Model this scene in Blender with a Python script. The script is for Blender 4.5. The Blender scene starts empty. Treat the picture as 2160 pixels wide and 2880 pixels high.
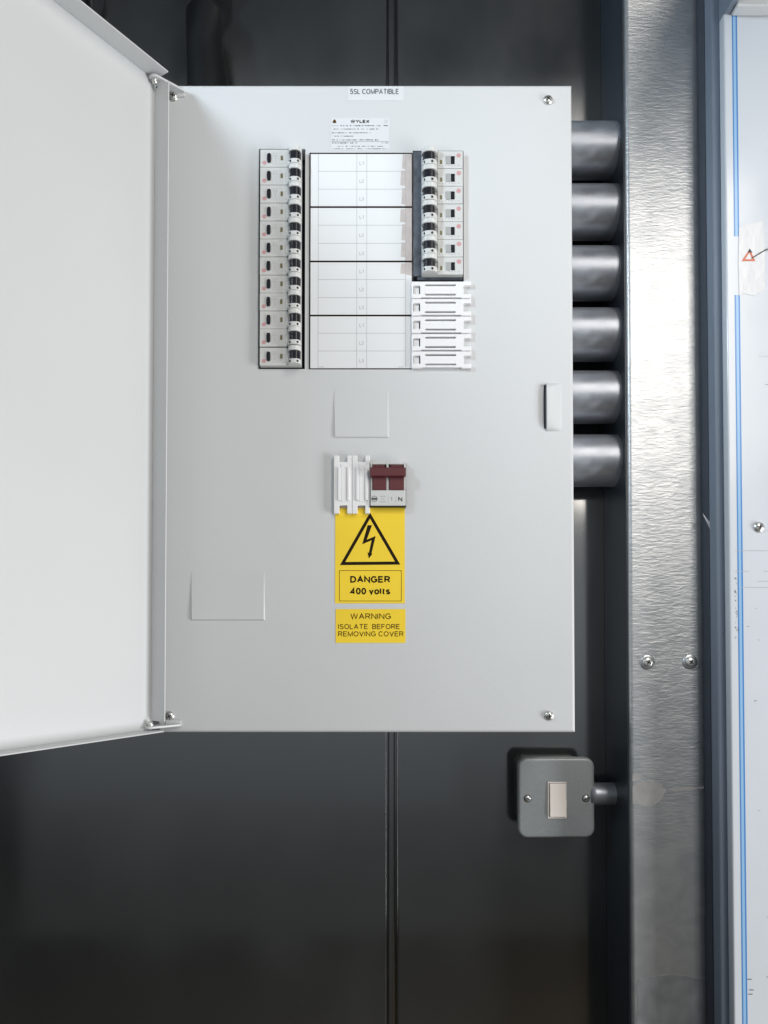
import bpy, bmesh, math, random
from mathutils import Vector, Matrix
random.seed(7)
S = bpy.context.scene
COL = S.collection

# ------------------------------------------------------------------ camera
F = 2087.0            # focal length in source pixels (2160 x 2880 frame)
SH = 285.0            # vertical lens shift in source pixels
TH = math.radians(1.25)
CAM = Vector((0.0, -0.881, 1.5))
cd = bpy.data.cameras.new('camera')
cam = bpy.data.objects.new('camera', cd); COL.objects.link(cam)
cam.location = CAM
cam.rotation_euler = (math.pi/2 + TH, 0, 0)
cd.sensor_fit = 'VERTICAL'; cd.sensor_height = 36.0
cd.lens = 36.0 * F / 2880.0
cd.shift_y = SH / 2880.0
cd.clip_start = 0.01; cd.clip_end = 50
S.camera = cam

# ------------------------------------------------------------------ light
w = bpy.data.worlds.new('World'); S.world = w; w.use_nodes = True
bg = w.node_tree.nodes['Background']
bg.inputs[0].default_value = (0.8, 0.9, 1.0, 1); bg.inputs[1].default_value = 0.045

def area(name, loc, target, sx, sy, power, col):
    l = bpy.data.lights.new(name, 'AREA'); l.shape = 'RECTANGLE'
    l.size = sx; l.size_y = sy; l.energy = power; l.color = col
    o = bpy.data.objects.new(name, l); COL.objects.link(o)
    o.location = loc
    o.rotation_euler = (Vector(target) - Vector(loc)).to_track_quat('-Z', 'Y').to_euler()
    return o
# soft daylight of the open doorway behind the photographer, fading towards the floor
dl = area('doorway_light', (-0.08, -1.55, 1.5+0.39), (-0.08, 0, 1.5+0.39), 2.2, 2.76, 8.8, (0.90, 0.97, 1.0))
dl.data.use_nodes = True
_n = dl.data.node_tree.nodes; _l = dl.data.node_tree.links
_g = _n.new('ShaderNodeNewGeometry'); _s = _n.new('ShaderNodeSeparateXYZ'); _r = _n.new('ShaderNodeMapRange')
_l.new(_g.outputs['Parametric'], _s.inputs[0]); _l.new(_s.outputs['Y'], _r.inputs['Value'])
_r.interpolation_type = 'SMOOTHSTEP'
_r.inputs['From Min'].default_value = 0.02; _r.inputs['From Max'].default_value = 0.50
_r.inputs['To Min'].default_value = 0.10; _r.inputs['To Max'].default_value = 1.0
_l.new(_r.outputs['Result'], _n['Emission'].inputs['Strength'])
# warm lamp, upper right
area('warm_lamp', (0.82, -1.55, 1.5+0.98), (0.30, -0.1, 1.5+0.3), 0.42, 1.15, 13.0, (1.0, 0.93, 0.85))
# small cool lamp added upper left, past the open door, tinting the upper cover
cw = area('cool_lamp', (-0.778, -0.80, 1.5+0.74), (0.15, -0.13, 1.5+0.46), 0.12, 0.12, 1.0, (0.74, 0.88, 1.0))
cw.data.spread = math.radians(62)
# daylight low on the right, from the corridor
area('corridor_light', (1.75, -0.86, 1.5-0.48), (-0.2, -0.25, 1.5-0.25), 0.5, 1.2, 31.5, (0.97, 0.99, 1.0))

S.view_settings.view_transform = 'Standard'
S.view_settings.look = 'None'
S.view_settings.exposure = 0.09
S.view_settings.gamma = 1.0
S.view_settings.use_curve_mapping = False

# ------------------------------------------------------------------ photo -> place
def P(px, py, Y):
    xc = (px - 1080) / F; yc = (1440 + SH - py) / F
    d = Vector((xc, math.cos(TH) - yc*math.sin(TH), math.sin(TH) + yc*math.cos(TH)))
    return CAM + d * ((Y - CAM.y) / d.y)
def X(px, Y, py=1440): return P(px, py, Y).x
def Z(py, Y, px=1080): return P(px, py, Y).z

# ------------------------------------------------------------------ materials
def mat(name, col, rough=0.5, metal=0.0, spec=0.5, coat=0.0, bump=None, var=None, aniso=0.0, ior=1.5):
    """bump=(scale xyz, strength, distance, detail)  var=(scale xyz, amount)"""
    m = bpy.data.materials.new(name); m.use_nodes = True
    n = m.node_tree.nodes; L = m.node_tree.links; b = n['Principled BSDF']
    b.inputs['Base Color'].default_value = (*col, 1)
    b.inputs['Roughness'].default_value = rough
    b.inputs['Metallic'].default_value = metal
    b.inputs['Specular IOR Level'].default_value = spec
    b.inputs['Coat Weight'].default_value = coat
    b.inputs['IOR'].default_value = ior
    if aniso: b.inputs['Anisotropic'].default_value = aniso
    tc = n.new('ShaderNodeTexCoord')
    def noise(sc, detail=3, dist=0.0):
        mp = n.new('ShaderNodeMapping'); mp.inputs['Scale'].default_value = sc
        L.new(tc.outputs['Object'], mp.inputs['Vector'])
        t = n.new('ShaderNodeTexNoise'); t.inputs['Scale'].default_value = 1.0
        t.inputs['Detail'].default_value = detail; t.inputs['Distortion'].default_value = dist
        L.new(mp.outputs['Vector'], t.inputs['Vector'])
        return t.outputs['Fac']
    if bump:
        bp = n.new('ShaderNodeBump'); bp.inputs['Strength'].default_value = bump[1]
        bp.inputs['Distance'].default_value = bump[2]
        L.new(noise(bump[0], bump[3] if len(bump) > 3 else 3, 0.3), bp.inputs['Height'])
        L.new(bp.outputs['Normal'], b.inputs['Normal'])
    if var:
        f = noise(var[0], 5)
        mr = n.new('ShaderNodeMapRange'); mr.inputs['From Min'].default_value = 0.3; mr.inputs['From Max'].default_value = 0.7
        mr.inputs['To Min'].default_value = 1 - var[1]; mr.inputs['To Max'].default_value = 1 + var[1]
        L.new(f, mr.inputs['Value'])
        mx = n.new('ShaderNodeVectorMath'); mx.operation = 'SCALE'
        mx.inputs[0].default_value = col
        L.new(mr.outputs['Result'], mx.inputs['Scale'])
        L.new(mx.outputs['Vector'], b.inputs['Base Color'])
        mr2 = n.new('ShaderNodeMapRange'); mr2.inputs['From Min'].default_value = 0.3; mr2.inputs['From Max'].default_value = 0.7
        mr2.inputs['To Min'].default_value = max(0.03, rough - 0.06); mr2.inputs['To Max'].default_value = rough + 0.06
        L.new(f, mr2.inputs['Value']); L.new(mr2.outputs['Result'], b.inputs['Roughness'])
    return m

M = {}
M['powder'] = mat('grey_white_powder_coat', (0.612, 0.624, 0.632), 0.45, bump=((800,800,800), 0.22, 0.0005, 2), var=((5,5,5), 0.012))
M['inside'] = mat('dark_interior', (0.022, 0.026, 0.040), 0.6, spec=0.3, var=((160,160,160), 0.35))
M['plastic'] = mat('white_plastic', (0.61, 0.615, 0.605), 0.35, var=((30,30,30), 0.02))
M['blank'] = mat('bright_white_plastic', (0.82, 0.815, 0.825), 0.4)
M['black'] = mat('black_gloss_plastic', (0.006, 0.007, 0.012), 0.24, spec=0.35)
M['greyplastic'] = mat('grey_plastic', (0.36, 0.37, 0.36), 0.4)
M['amber'] = mat('olive_window', (0.16, 0.14, 0.06), 0.3)
M['pink'] = mat('faded_red_print', (0.55, 0.30, 0.31), 0.5)
M['maroon'] = mat('maroon_plastic', (0.105, 0.019, 0.024), 0.42, bump=((700,700,700), 0.1, 0.0003))
M['yellow'] = mat('yellow_vinyl', (0.92, 0.655, 0.045), 0.5, spec=0.25, var=((14,14,14), 0.03))
M['ink'] = mat('black_ink', (0.016, 0.010, 0.006), 0.6, spec=0.1)
M['brownink'] = mat('fine_black_ink', (0.085, 0.045, 0.008), 0.6, spec=0.1)
M['greyink'] = mat('grey_ink', (0.12, 0.125, 0.13), 0.5, spec=0.1)
M['paleink'] = mat('pale_grey_ink', (0.42, 0.42, 0.42), 0.5)
M['card'] = mat('white_card', (0.76, 0.77, 0.78), 0.35)
M['beige'] = mat('beige_tape_residue', (0.56, 0.505, 0.49), 0.6, var=((150,150,150), 0.08))
M['foil'] = mat('white_label_foil', (0.67, 0.685, 0.70), 0.35)
M['screw'] = mat('zinc_screw', (0.66, 0.66, 0.64), 0.30, 0.85, bump=((400,400,400), 0.1, 0.0003))
M['recess'] = mat('dark_recess', (0.03, 0.03, 0.03), 0.5)
M['conduit'] = mat('galvanised_conduit', (0.36, 0.385, 0.43), 0.40, 0.62, bump=((40,70,70), 0.16, 0.0010, 4), var=((50,60,60), 0.14))
M['hammer'] = mat('grey_metallic_paint', (0.335, 0.358, 0.368), 0.42, 0.25, bump=((1100,1100,1100), 0.12, 0.0003), var=((300,300,300), 0.05))
M['cream'] = mat('cream_plastic', (0.92, 0.85, 0.80), 0.4)
M['cabinet'] = mat('white_sheet_under_film', (0.60, 0.63, 0.675), 0.18, var=((8,3,8), 0.03), bump=((25,25,8), 0.08, 0.002, 3))
M['blue'] = mat('blue_film_print', (0.07, 0.23, 0.54), 0.25)
M['paleblue'] = mat('pale_blue_film_print', (0.29, 0.48, 0.70), 0.25)
M['film'] = mat('wrinkled_clear_film', (0.645, 0.645, 0.66), 0.25, bump=((60,60,60), 0.4, 0.0015, 4))
M['framepaint'] = mat('blue_grey_frame_paint', (0.185, 0.22, 0.275), 0.5, spec=0.3, bump=((80,80,30), 0.1, 0.0006), var=((20,20,6), 0.08))
M['trim'] = mat('dark_sealant', (0.055, 0.064, 0.082), 0.6, spec=0.3, bump=((90,90,25), 0.3, 0.0012, 4))
M['orange'] = mat('orange_red_print', (0.62, 0.16, 0.08), 0.5)
M['rubber'] = mat('black_cable_sheath', (0.006, 0.007, 0.008), 0.45, bump=((200,200,200), 0.2, 0.0005))
M['wall'] = mat('dark_grey_gloss_paint', (0.027, 0.030, 0.032), 0.13, spec=1.0, ior=2.0, bump=((4,4,3), 0.06, 0.004, 3), var=((9,9,6), 0.10))
M['washer'] = mat('zinc_washer', (0.55, 0.56, 0.57), 0.3, 1.0)

def column_material():
    m = bpy.data.materials.new('brushed_galvanised_steel'); m.use_nodes = True
    n = m.node_tree.nodes; L = m.node_tree.links; b = n['Principled BSDF']
    b.inputs['Metallic'].default_value = 0.66
    b.inputs['Roughness'].default_value = 0.36
    tc = n.new('ShaderNodeTexCoord')
    def mapped(sc, loc=(0,0,0)):
        mp = n.new('ShaderNodeMapping'); mp.inputs['Scale'].default_value = sc; mp.inputs['Location'].default_value = loc
        L.new(tc.outputs['Object'], mp.inputs['Vector']); return mp.outputs['Vector']
    def noise(vec, detail, dist=0.0):
        t = n.new('ShaderNodeTexNoise'); t.inputs['Scale'].default_value = 1
        t.inputs['Detail'].default_value = detail; t.inputs['Distortion'].default_value = dist
        L.new(vec, t.inputs['Vector']); return t.outputs['Fac']
    def math_(op, a, c, clamp=False):
        q = n.new('ShaderNodeMath'); q.operation = op; q.use_clamp = clamp
        for i, v in enumerate((a, c)):
            if hasattr(v, 'links') or hasattr(v, 'node'): L.new(v, q.inputs[i])
            else: q.inputs[i].default_value = v
        return q.outputs[0]
    def rng(v, a, c, d, e):
        q = n.new('ShaderNodeMapRange'); L.new(v, q.inputs['Value'])
        for k, x in zip(('From Min','From Max','To Min','To Max'), (a, c, d, e)): q.inputs[k].default_value = x
        return q.outputs['Result']
    sep = n.new('ShaderNodeSeparateXYZ'); L.new(tc.outputs['Object'], sep.inputs[0])
    wr = noise(mapped((110, 110, 380)), 4, 0.4)
    # the wrinkled coating fades out towards the foot of the post, which is smeared smooth
    mask = rng(math_('ADD', sep.outputs['Z'], math_('MULTIPLY', noise(mapped((25,25,14)), 4), 0.12)), COLZ0, COLZ0 + 0.14, 0.12, 1.0)
    h = math_('MULTIPLY', wr, mask)
    bp = n.new('ShaderNodeBump'); bp.inputs['Strength'].default_value = 0.36; bp.inputs['Distance'].default_value = 0.0013
    L.new(h, bp.inputs['Height']); L.new(bp.outputs['Normal'], b.inputs['Normal'])
    blot = noise(mapped((28, 28, 40), (3,0,1)), 5, 1.2)
    rm = n.new('ShaderNodeValToRGB')
    rm.color_ramp.elements[0].position = 0.36; rm.color_ramp.elements[0].color = (0.42, 0.435, 0.45, 1)
    rm.color_ramp.elements[1].position = 0.62; rm.color_ramp.elements[1].color = (0.50, 0.51, 0.52, 1)
    L.new(blot, rm.inputs['Fac']); L.new(rm.outputs['Color'], b.inputs['Base Color'])
    L.new(rng(blot, 0.3, 0.7, 0.39, 0.38), b.inputs['Roughness'])
    return m


def _arc(cx, cz, rx, rz, a0, a1, n=10):
    return [(cx+rx*math.cos(math.radians(a0+(a1-a0)*i/n)), cz+rz*math.sin(math.radians(a0+(a1-a0)*i/n))) for i in range(n+1)]
def _g(w, *st):
    return (w, [(isinstance(q, tuple), list(q[0]) if isinstance(q, tuple) else q) for q in st])
GLYPH = {
 'A': _g(.72, [(0,0),(.36,1),(.72,0)], [(.13,.34),(.59,.34)]),
 'B': _g(.60, ([(0,0),(0,1),(.33,1)]+_arc(.33,.77,.23,.23,80,-90,7)+[(.35,.53)]+_arc(.35,.265,.25,.265,80,-90,8),), [(0,.53),(.33,.53)]),
 'C': _g(.68, _arc(.37,.5,.37,.5,42,318,18)),
 'D': _g(.66, ([(0,0),(0,1),(.28,1)]+_arc(.28,.5,.38,.5,85,-90,12),)),
 'E': _g(.58, [(.58,1),(0,1),(0,0),(.60,0)], [(0,.52),(.53,.52)]),
 'F': _g(.55, [(.55,1),(0,1),(0,0)], [(0,.50),(.47,.50)]),
 'G': _g(.74, _arc(.37,.5,.37,.5,42,330,18)+[(.72,.24),(.72,.47),(.40,.47)]),
 'I': _g(.02, [(0,0),(0,1)]),
 'L': _g(.50, [(0,1),(0,0),(.50,0)]),
 'M': _g(.78, [(0,0),(0,1),(.39,.02),(.78,1),(.78,0)]),
 'N': _g(.64, [(0,0),(0,1),(.64,0),(.64,1)]),
 'O': _g(.76, (_arc(.38,.5,.38,.5,0,345,23),)),
 'P': _g(.58, [(0,0),(0,1),(.32,1)]+_arc(.32,.735,.26,.265,80,-90,8)+[(0,.47)]),
 'R': _g(.63, [(0,0),(0,1),(.35,1)]+_arc(.35,.745,.26,.255,80,-90,8)+[(0,.49)], [(.34,.49),(.63,0)]),
 'S': _g(.60, _arc(.30,.745,.27,.255,25,270,12)+_arc(.30,.25,.30,.25,75,-158,12)),
 'T': _g(.66, [(0,1),(.66,1)], [(.33,1),(.33,0)]),
 'V': _g(.68, [(0,1),(.34,0),(.68,1)]),
 'W': _g(1.0, [(0,1),(.25,0),(.50,1),(.75,0),(1.0,1)]),
 'X': _g(.66, [(0,0),(.66,1)], [(0,1),(.66,0)]),
 'Y': _g(.68, [(0,1),(.34,.45),(.68,1)], [(.34,.45),(.34,0)]),
 '0': _g(.52, (_arc(.26,.5,.26,.5,0,342,19),)),
 '1': _g(.20, [(0,.74),(.18,1),(.18,0)]),
 '2': _g(.52, _arc(.26,.72,.26,.28,165,-30,10)+[(0,0),(.52,0)]),
 '3': _g(.52, _arc(.25,.75,.24,.25,160,-90,10)+_arc(.25,.25,.27,.25,80,-160,10)),
 '4': _g(.56, [(.56,.25),(0,.25),(.42,1),(.42,0)]),
 '5': _g(.54, [(.50,1),(.09,1),(.03,.50)]+_arc(.25,.33,.29,.33,112,-150,14)),
 'v': _g(.50, [(0,.72),(.25,0),(.50,.72)]),
 'o': _g(.54, (_arc(.27,.36,.27,.36,0,342,19),)),
 'l': _g(.02, [(0,0),(0,1)]),
 't': _g(.28, [(.12,.95),(.12,.14),(.18,.02),(.28,.02)], [(0,.72),(.28,.72)]),
 's': _g(.46, _arc(.23,.535,.20,.185,25,270,10)+_arc(.23,.18,.23,.18,75,-158,10)),
}
# ------------------------------------------------------------------ mesh builder
class MB:
    def __init__(s): s.bm = bmesh.new(); s.mats = []
    def mi(s, m):
        if m not in s.mats: s.mats.append(m)
        return s.mats.index(m)
    def face(s, pts, m):
        f = s.bm.faces.new([s.bm.verts.new(p) for p in pts]); f.material_index = s.mi(m); return f
    def box(s, x0, x1, y0, y1, z0, z1, m, bev=0.0, seg=2):
        if x0 > x1: x0, x1 = x1, x0
        if y0 > y1: y0, y1 = y1, y0
        if z0 > z1: z0, z1 = z1, z0
        b = bmesh.new()
        bmesh.ops.create_cube(b, size=1.0, matrix=Matrix.Translation(((x0+x1)/2, (y0+y1)/2, (z0+z1)/2)) @ Matrix.Diagonal((x1-x0, y1-y0, z1-z0, 1)))
        if bev: bmesh.ops.bevel(b, geom=b.edges[:], offset=bev, segments=seg, profile=0.5, affect='EDGES')
        s.add(b, m)
    def add(s, b, m, smooth=False):
        i = s.mi(m)
        for f in b.faces: f.material_index = i; f.smooth = smooth
        me = bpy.data.meshes.new('t'); b.to_mesh(me); b.free()
        s.bm.from_mesh(me); bpy.data.meshes.remove(me)
    def prism(s, pts, y0, y1, m, bev=0.0):
        """pts: (x,z) outline, extruded between depths y0 and y1"""
        b = bmesh.new()
        f = b.faces.new([b.verts.new((x, y0, z)) for x, z in pts])
        r = bmesh.ops.extrude_face_region(b, geom=[f])
        bmesh.ops.translate(b, verts=[v for v in r['geom'] if isinstance(v, bmesh.types.BMVert)], vec=(0, y1-y0, 0))
        bmesh.ops.recalc_face_normals(b, faces=b.faces[:])
        if bev: bmesh.ops.bevel(b, geom=b.edges[:], offset=bev, segments=2, profile=0.5, affect='EDGES')
        s.add(b, m)
    def vprism(s, pts, z0, z1, m, bev=0.0, smooth=False):
        """pts: (x,y) outline, extruded between heights z0 and z1"""
        b = bmesh.new()
        f = b.faces.new([b.verts.new((x, y, z0)) for x, y in pts])
        r = bmesh.ops.extrude_face_region(b, geom=[f])
        bmesh.ops.translate(b, verts=[v for v in r['geom'] if isinstance(v, bmesh.types.BMVert)], vec=(0, 0, z1-z0))
        bmesh.ops.recalc_face_normals(b, faces=b.faces[:])
        if bev:
            caps = [e for e in b.edges if abs(e.verts[0].co.z - e.verts[1].co.z) < 1e-6]
            bmesh.ops.bevel(b, geom=caps, offset=bev, segments=2, profile=0.5, affect='EDGES')
        s.add(b, m, smooth)
    def plate(s, rect, holes, yf, yb, m, bev=0.0):
        """rectangular plate with rectangular holes (or notches); rects are (x0,x1,z0,z1)"""
        xs = sorted(set([round(v, 7) for r in [rect]+holes for v in r[:2]]))
        zs = sorted(set([round(v, 7) for r in [rect]+holes for v in r[2:]]))
        xs = [v for v in xs if rect[0]-1e-6 <= v <= rect[1]+1e-6]; zs = [v for v in zs if rect[2]-1e-6 <= v <= rect[3]+1e-6]
        b = bmesh.new(); V = {}
        def vv(i, j):
            if (i, j) not in V: V[(i, j)] = b.verts.new((xs[i], yf, zs[j]))
            return V[(i, j)]
        for i in range(len(xs)-1):
            for j in range(len(zs)-1):
                cx, cz = (xs[i]+xs[i+1])/2, (zs[j]+zs[j+1])/2
                if any(h[0] < cx < h[1] and h[2] < cz < h[3] for h in holes): continue
                b.faces.new((vv(i,j), vv(i+1,j), vv(i+1,j+1), vv(i,j+1)))
        r = bmesh.ops.extrude_face_region(b, geom=b.faces[:])
        bmesh.ops.translate(b, verts=[v for v in r['geom'] if isinstance(v, bmesh.types.BMVert)], vec=(0, yb-yf, 0))
        bmesh.ops.recalc_face_normals(b, faces=b.faces[:])
        if bev:
            bmesh.ops.dissolve_limit(b, angle_limit=0.01, verts=b.verts[:], edges=b.edges[:])
            def outer(e):
                a, c = e.verts[0].co, e.verts[1].co
                if len(e.link_faces) != 2 or e.calc_face_angle(0) < 0.5: return False
                if abs(a.y - yf) > 1e-5 and abs(c.y - yf) > 1e-5: return False
                return True
            bmesh.ops.bevel(b, geom=[e for e in b.edges if outer(e)], offset=bev, segments=2, profile=0.5, affect='EDGES')
        s.add(b, m)
    def tube(s, pts, r, m, seg=24, caps=True):
        b = bmesh.new(); rings = []
        pts = [Vector(p) for p in pts]
        for k, p in enumerate(pts):
            t = (pts[min(k+1, len(pts)-1)] - pts[max(k-1, 0)]).normalized()
            q = t.to_track_quat('Z', 'Y')
            rr = r[k] if isinstance(r, (list, tuple)) else r
            rings.append([b.verts.new(p + q @ Vector((rr*math.cos(a), rr*math.sin(a), 0))) for a in [2*math.pi*i/seg for i in range(seg)]])
        for u, v in zip(rings, rings[1:]):
            for i in range(seg): b.faces.new((u[i], u[(i+1) % seg], v[(i+1) % seg], v[i]))
        if caps: b.faces.new(rings[0]); b.faces.new(rings[-1])
        bmesh.ops.recalc_face_normals(b, faces=b.faces[:])
        s.add(b, m, True)
    def lathe(s, c, prof, m, axis=(0,-1,0), seg=28):
        """prof: (radius, height along axis) from base to tip"""
        b = bmesh.new(); q = Vector(axis).to_track_quat('Z', 'Y'); c = Vector(c); rings = []
        for r, h in prof:
            if r < 1e-7: rings.append([b.verts.new(c + q @ Vector((0, 0, h)))])
            else: rings.append([b.verts.new(c + q @ Vector((r*math.cos(2*math.pi*i/seg), r*math.sin(2*math.pi*i/seg), h))) for i in range(seg)])
        for u, v in zip(rings, rings[1:]):
            for i in range(seg):
                j = (i+1) % seg
                if len(v) == 1: b.faces.new((u[i], u[j], v[0]))
                elif len(u) == 1: b.faces.new((u[0], v[j], v[i]))
                else: b.faces.new((u[i], u[j], v[j], v[i]))
        bmesh.ops.recalc_face_normals(b, faces=b.faces[:])
        s.add(b, m, True)
    def disc(s, c, r, y, m, seg=20):
        s.prism([(c.x + r*math.cos(2*math.pi*i/seg), c.z + r*math.sin(2*math.pi*i/seg)) for i in range(seg)], y, y-0.00008, m)
    def stroke(s, pts, hw, y, m, closed=False):
        pts = [Vector((p[0], p[1])) for p in pts]; n = len(pts); L = []; Rr = []
        for k in range(n):
            a = pts[(k-1) % n] if (closed or k > 0) else None
            c = pts[(k+1) % n] if (closed or k < n-1) else None
            d0 = (pts[k]-a).normalized() if a is not None else (c-pts[k]).normalized()
            d1 = (c-pts[k]).normalized() if c is not None else d0
            n0 = Vector((-d0.y, d0.x)); n1 = Vector((-d1.y, d1.x)); mt = (n0+n1)
            mt = n0 if mt.length < 1e-4 else mt.normalized()
            k_ = hw / max(0.42, mt.dot(n0))
            L.append(pts[k] + mt*k_); Rr.append(pts[k] - mt*k_)
        i = s.mi(m); vl = [s.bm.verts.new((p.x, y, p.y)) for p in L]; vr = [s.bm.verts.new((p.x, y, p.y)) for p in Rr]
        for k in range(n if closed else n-1):
            q = (k+1) % n
            f = s.bm.faces.new((vr[k], vr[q], vl[q], vl[k])); f.material_index = i
    def text(s, body, x0, x1, z0, z1, y, m, wt=0.14):
        """drawn sans-serif lettering fitted to a rectangle on the plane y; wt = stroke width / cap height"""
        pen = 0.0; out = []
        for ch in body:
            if ch == ' ': pen += 0.34; continue
            wd, strokes = GLYPH[ch]
            for st in strokes: out.append((st[0], [(pen+p[0], p[1]) for p in st[1]]))
            pen += wd + 0.17 + wt*0.6
        xs = [p[0] for _, q in out for p in q]; zs = [p[1] for _, q in out for p in q]
        H = z1-z0; hw = H*wt/2
        sx = (x1-x0-2*hw)/max(1e-6, max(xs)-min(xs)) if max(xs)-min(xs) > 1e-6 else 1.0
        sz = (H-2*hw)/(max(zs)-min(zs))
        for k, (cl, q) in enumerate(out):
            s.stroke([(x0+hw+(p[0]-min(xs))*sx, z0+hw+(p[1]-min(zs))*sz) for p in q], hw, y - 0.000004*(k % 7), m, cl)
    def build(s, name, parent=None):
        bmesh.ops.recalc_face_normals
        me = bpy.data.meshes.new(name)
        cs = [v.co for v in s.bm.verts]
        c = Vector([(min(v[k] for v in cs) + max(v[k] for v in cs))/2 for k in range(3)])
        bmesh.ops.translate(s.bm, verts=s.bm.verts[:], vec=-c)
        s.bm.to_mesh(me); s.bm.free()
        for m in s.mats: me.materials.append(M[m] if isinstance(m, str) else m)
        o = bpy.data.objects.new(name, me); COL.objects.link(o)
        wl = Vector((0,0,0))
        if parent: o.parent = parent; wl = parent['_w'] if False else WL[parent.name]
        o.location = c - wl
        WL[o.name] = c
        return o
WL = {}
def thing(name, loc, label, cat, group=None):
    o = bpy.data.objects.new(name, None); COL.objects.link(o); o.location = loc
    o.empty_display_size = 0.02
    WL[o.name] = Vector(loc); o['label'] = label; o['category'] = cat
    if group: o['group'] = group
    return o
def tag(o, label, cat, group=None):
    o['label'] = label; o['category'] = cat
    if group: o['group'] = group
    return o
def copy_tree(o, parent, dz):
    c = o.copy(); COL.objects.link(c); c.parent = parent
    c.location = o.location + Vector((random.uniform(-0.00015, 0.00015), random.uniform(-0.0002, 0.0002), dz))
    for ch in o.children:
        d = ch.copy(); COL.objects.link(d); d.parent = c
    return c
def R(px0, py0, px1, py1, Y):
    pm = (py0+py1)/2
    return X(px0, Y, pm), X(px1, Y, pm), Z(py1, Y), Z(py0, Y)

# ------------------------------------------------------------------ the wall
SX0, SX1 = X(1087, 0), X(1117, 0)
b = MB()
b.box(-1.6, SX0, 0.0, 0.012, 0.35, 3.3, 'wall', 0.0015, 3)
b.box(SX1, 1.4, 0.0, 0.012, 0.35, 3.3, 'wall', 0.0020, 3)
b.box(-1.6, 1.4, 0.014, 0.03, 0.35, 3.3, 'wall')
wall = b.build('wall'); wall['kind'] = 'structure'
M['boards'] = mat('worn_brown_floor', (0.09, 0.066, 0.034), 0.5, bump=((3,60,60), 0.2, 0.002, 3), var=((2,14,14), 0.2))
b = MB(); b.box(-3.0, 3.0, -4.0, -0.0005, 0.25, 0.35, 'boards')
floor = b.build('floor'); floor['kind'] = 'structure'
b = MB()
b.box(SX0+0.0022, SX1-0.0030, 0.0035, 0.0135, 0.35, 3.3, 'wall', 0.0012, 2)
b.build('joint_strip', wall)

# ------------------------------------------------------------------ distribution board
YC = -0.130                                   # front of the cover
BX0, BX1 = X(447, YC), X(1615, YC)
BZ0, BZ1 = Z(2060, YC), Z(238, YC)
board = thing('distribution_board', ((BX0+BX1)/2, 0, BZ0), 'pale grey metal distribution board with its door swung open on the dark wall', 'fuse board')
HL = R(727, 419, 858, 1038, YC)               # left breaker opening
HR = R(1161, 424, 1304, 792, YC)              # right breaker opening
HB = R(1159, 793, 1318, 1033, YC)             # opening under the blanking plates
HS = R(941, 1300, 1141, 1424, YC)             # opening for the main switch
CATCH = R(1513, 1082, 1537, 1206, YC)
b = MB()
b.plate((BX0, BX1, BZ0, BZ1), [HL, HR, (HB[0]+0.006, HB[1]-0.008, HB[2]+0.003, HB[3]-0.0002), (HS[0]+0.004, HS[1]-0.001, HS[2]+0.0015, HS[3]-0.003), CATCH], YC, YC+0.0034, 'powder', 0)
cover = b.build('front_cover', board)
# rounded rim of the cover
bm = bmesh.new(); bm.from_mesh(cover.data)
zz = [v.co.z for v in bm.verts]; xx = [v.co.x for v in bm.verts]; yy = min(v.co.y for v in bm.verts)
def on_rim(e):
    a, c = e.verts[0].co, e.verts[1].co
    for lim, k in ((min(xx), 0), (max(xx), 0), (min(zz), 2), (max(zz), 2)):
        if abs(a[k]-lim) < 1e-5 and abs(c[k]-lim) < 1e-5 and abs(a.y-yy) < 1e-5 and abs(c.y-yy) < 1e-5: return True
    return False
bmesh.ops.bevel(bm, geom=[e for e in bm.edges if on_rim(e)], offset=0.0030, segments=4, profile=0.5, affect='EDGES')
bm.to_mesh(cover.data); bm.free()

b = MB()
grow = lambda h, g: (h[0]-g, h[1]+g, h[2]-g, h[3]+g)
b.plate((BX0+0.004, BX1-0.004, BZ0+0.002, BZ1-0.002), [grow(HL, 0.0004), (HR[0]-0.0004, HB[1]+0.0004, HB[2]-0.0004, HR[3]+0.0004), grow(HS, 0.0004), grow(CATCH, 0.002)], -0.1263, -0.0005, 'powder', 0)
b.build('enclosure', board)
b = MB()
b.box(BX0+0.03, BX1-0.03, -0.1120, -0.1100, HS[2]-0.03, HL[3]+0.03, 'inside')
b.build('chassis', board)

M['slate'] = mat('slate_grey_plastic', (0.085, 0.10, 0.125), 0.35, bump=((160,160,160), 0.4, 0.0012, 4), var=((120,120,120), 0.35))
b = MB()
b.box(X(1162.5, YC, 600), X(1186, YC, 600), YC-0.0004, YC+0.010, Z(777, YC), Z(427, YC), 'slate', 0.0004)
b.box(X(1174, YC, 780), X(1301, YC, 780), YC+0.0010, YC+0.006, Z(786, YC), Z(776, YC), 'slate', 0.0006)
b.build('terminal_shroud', board)

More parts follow.
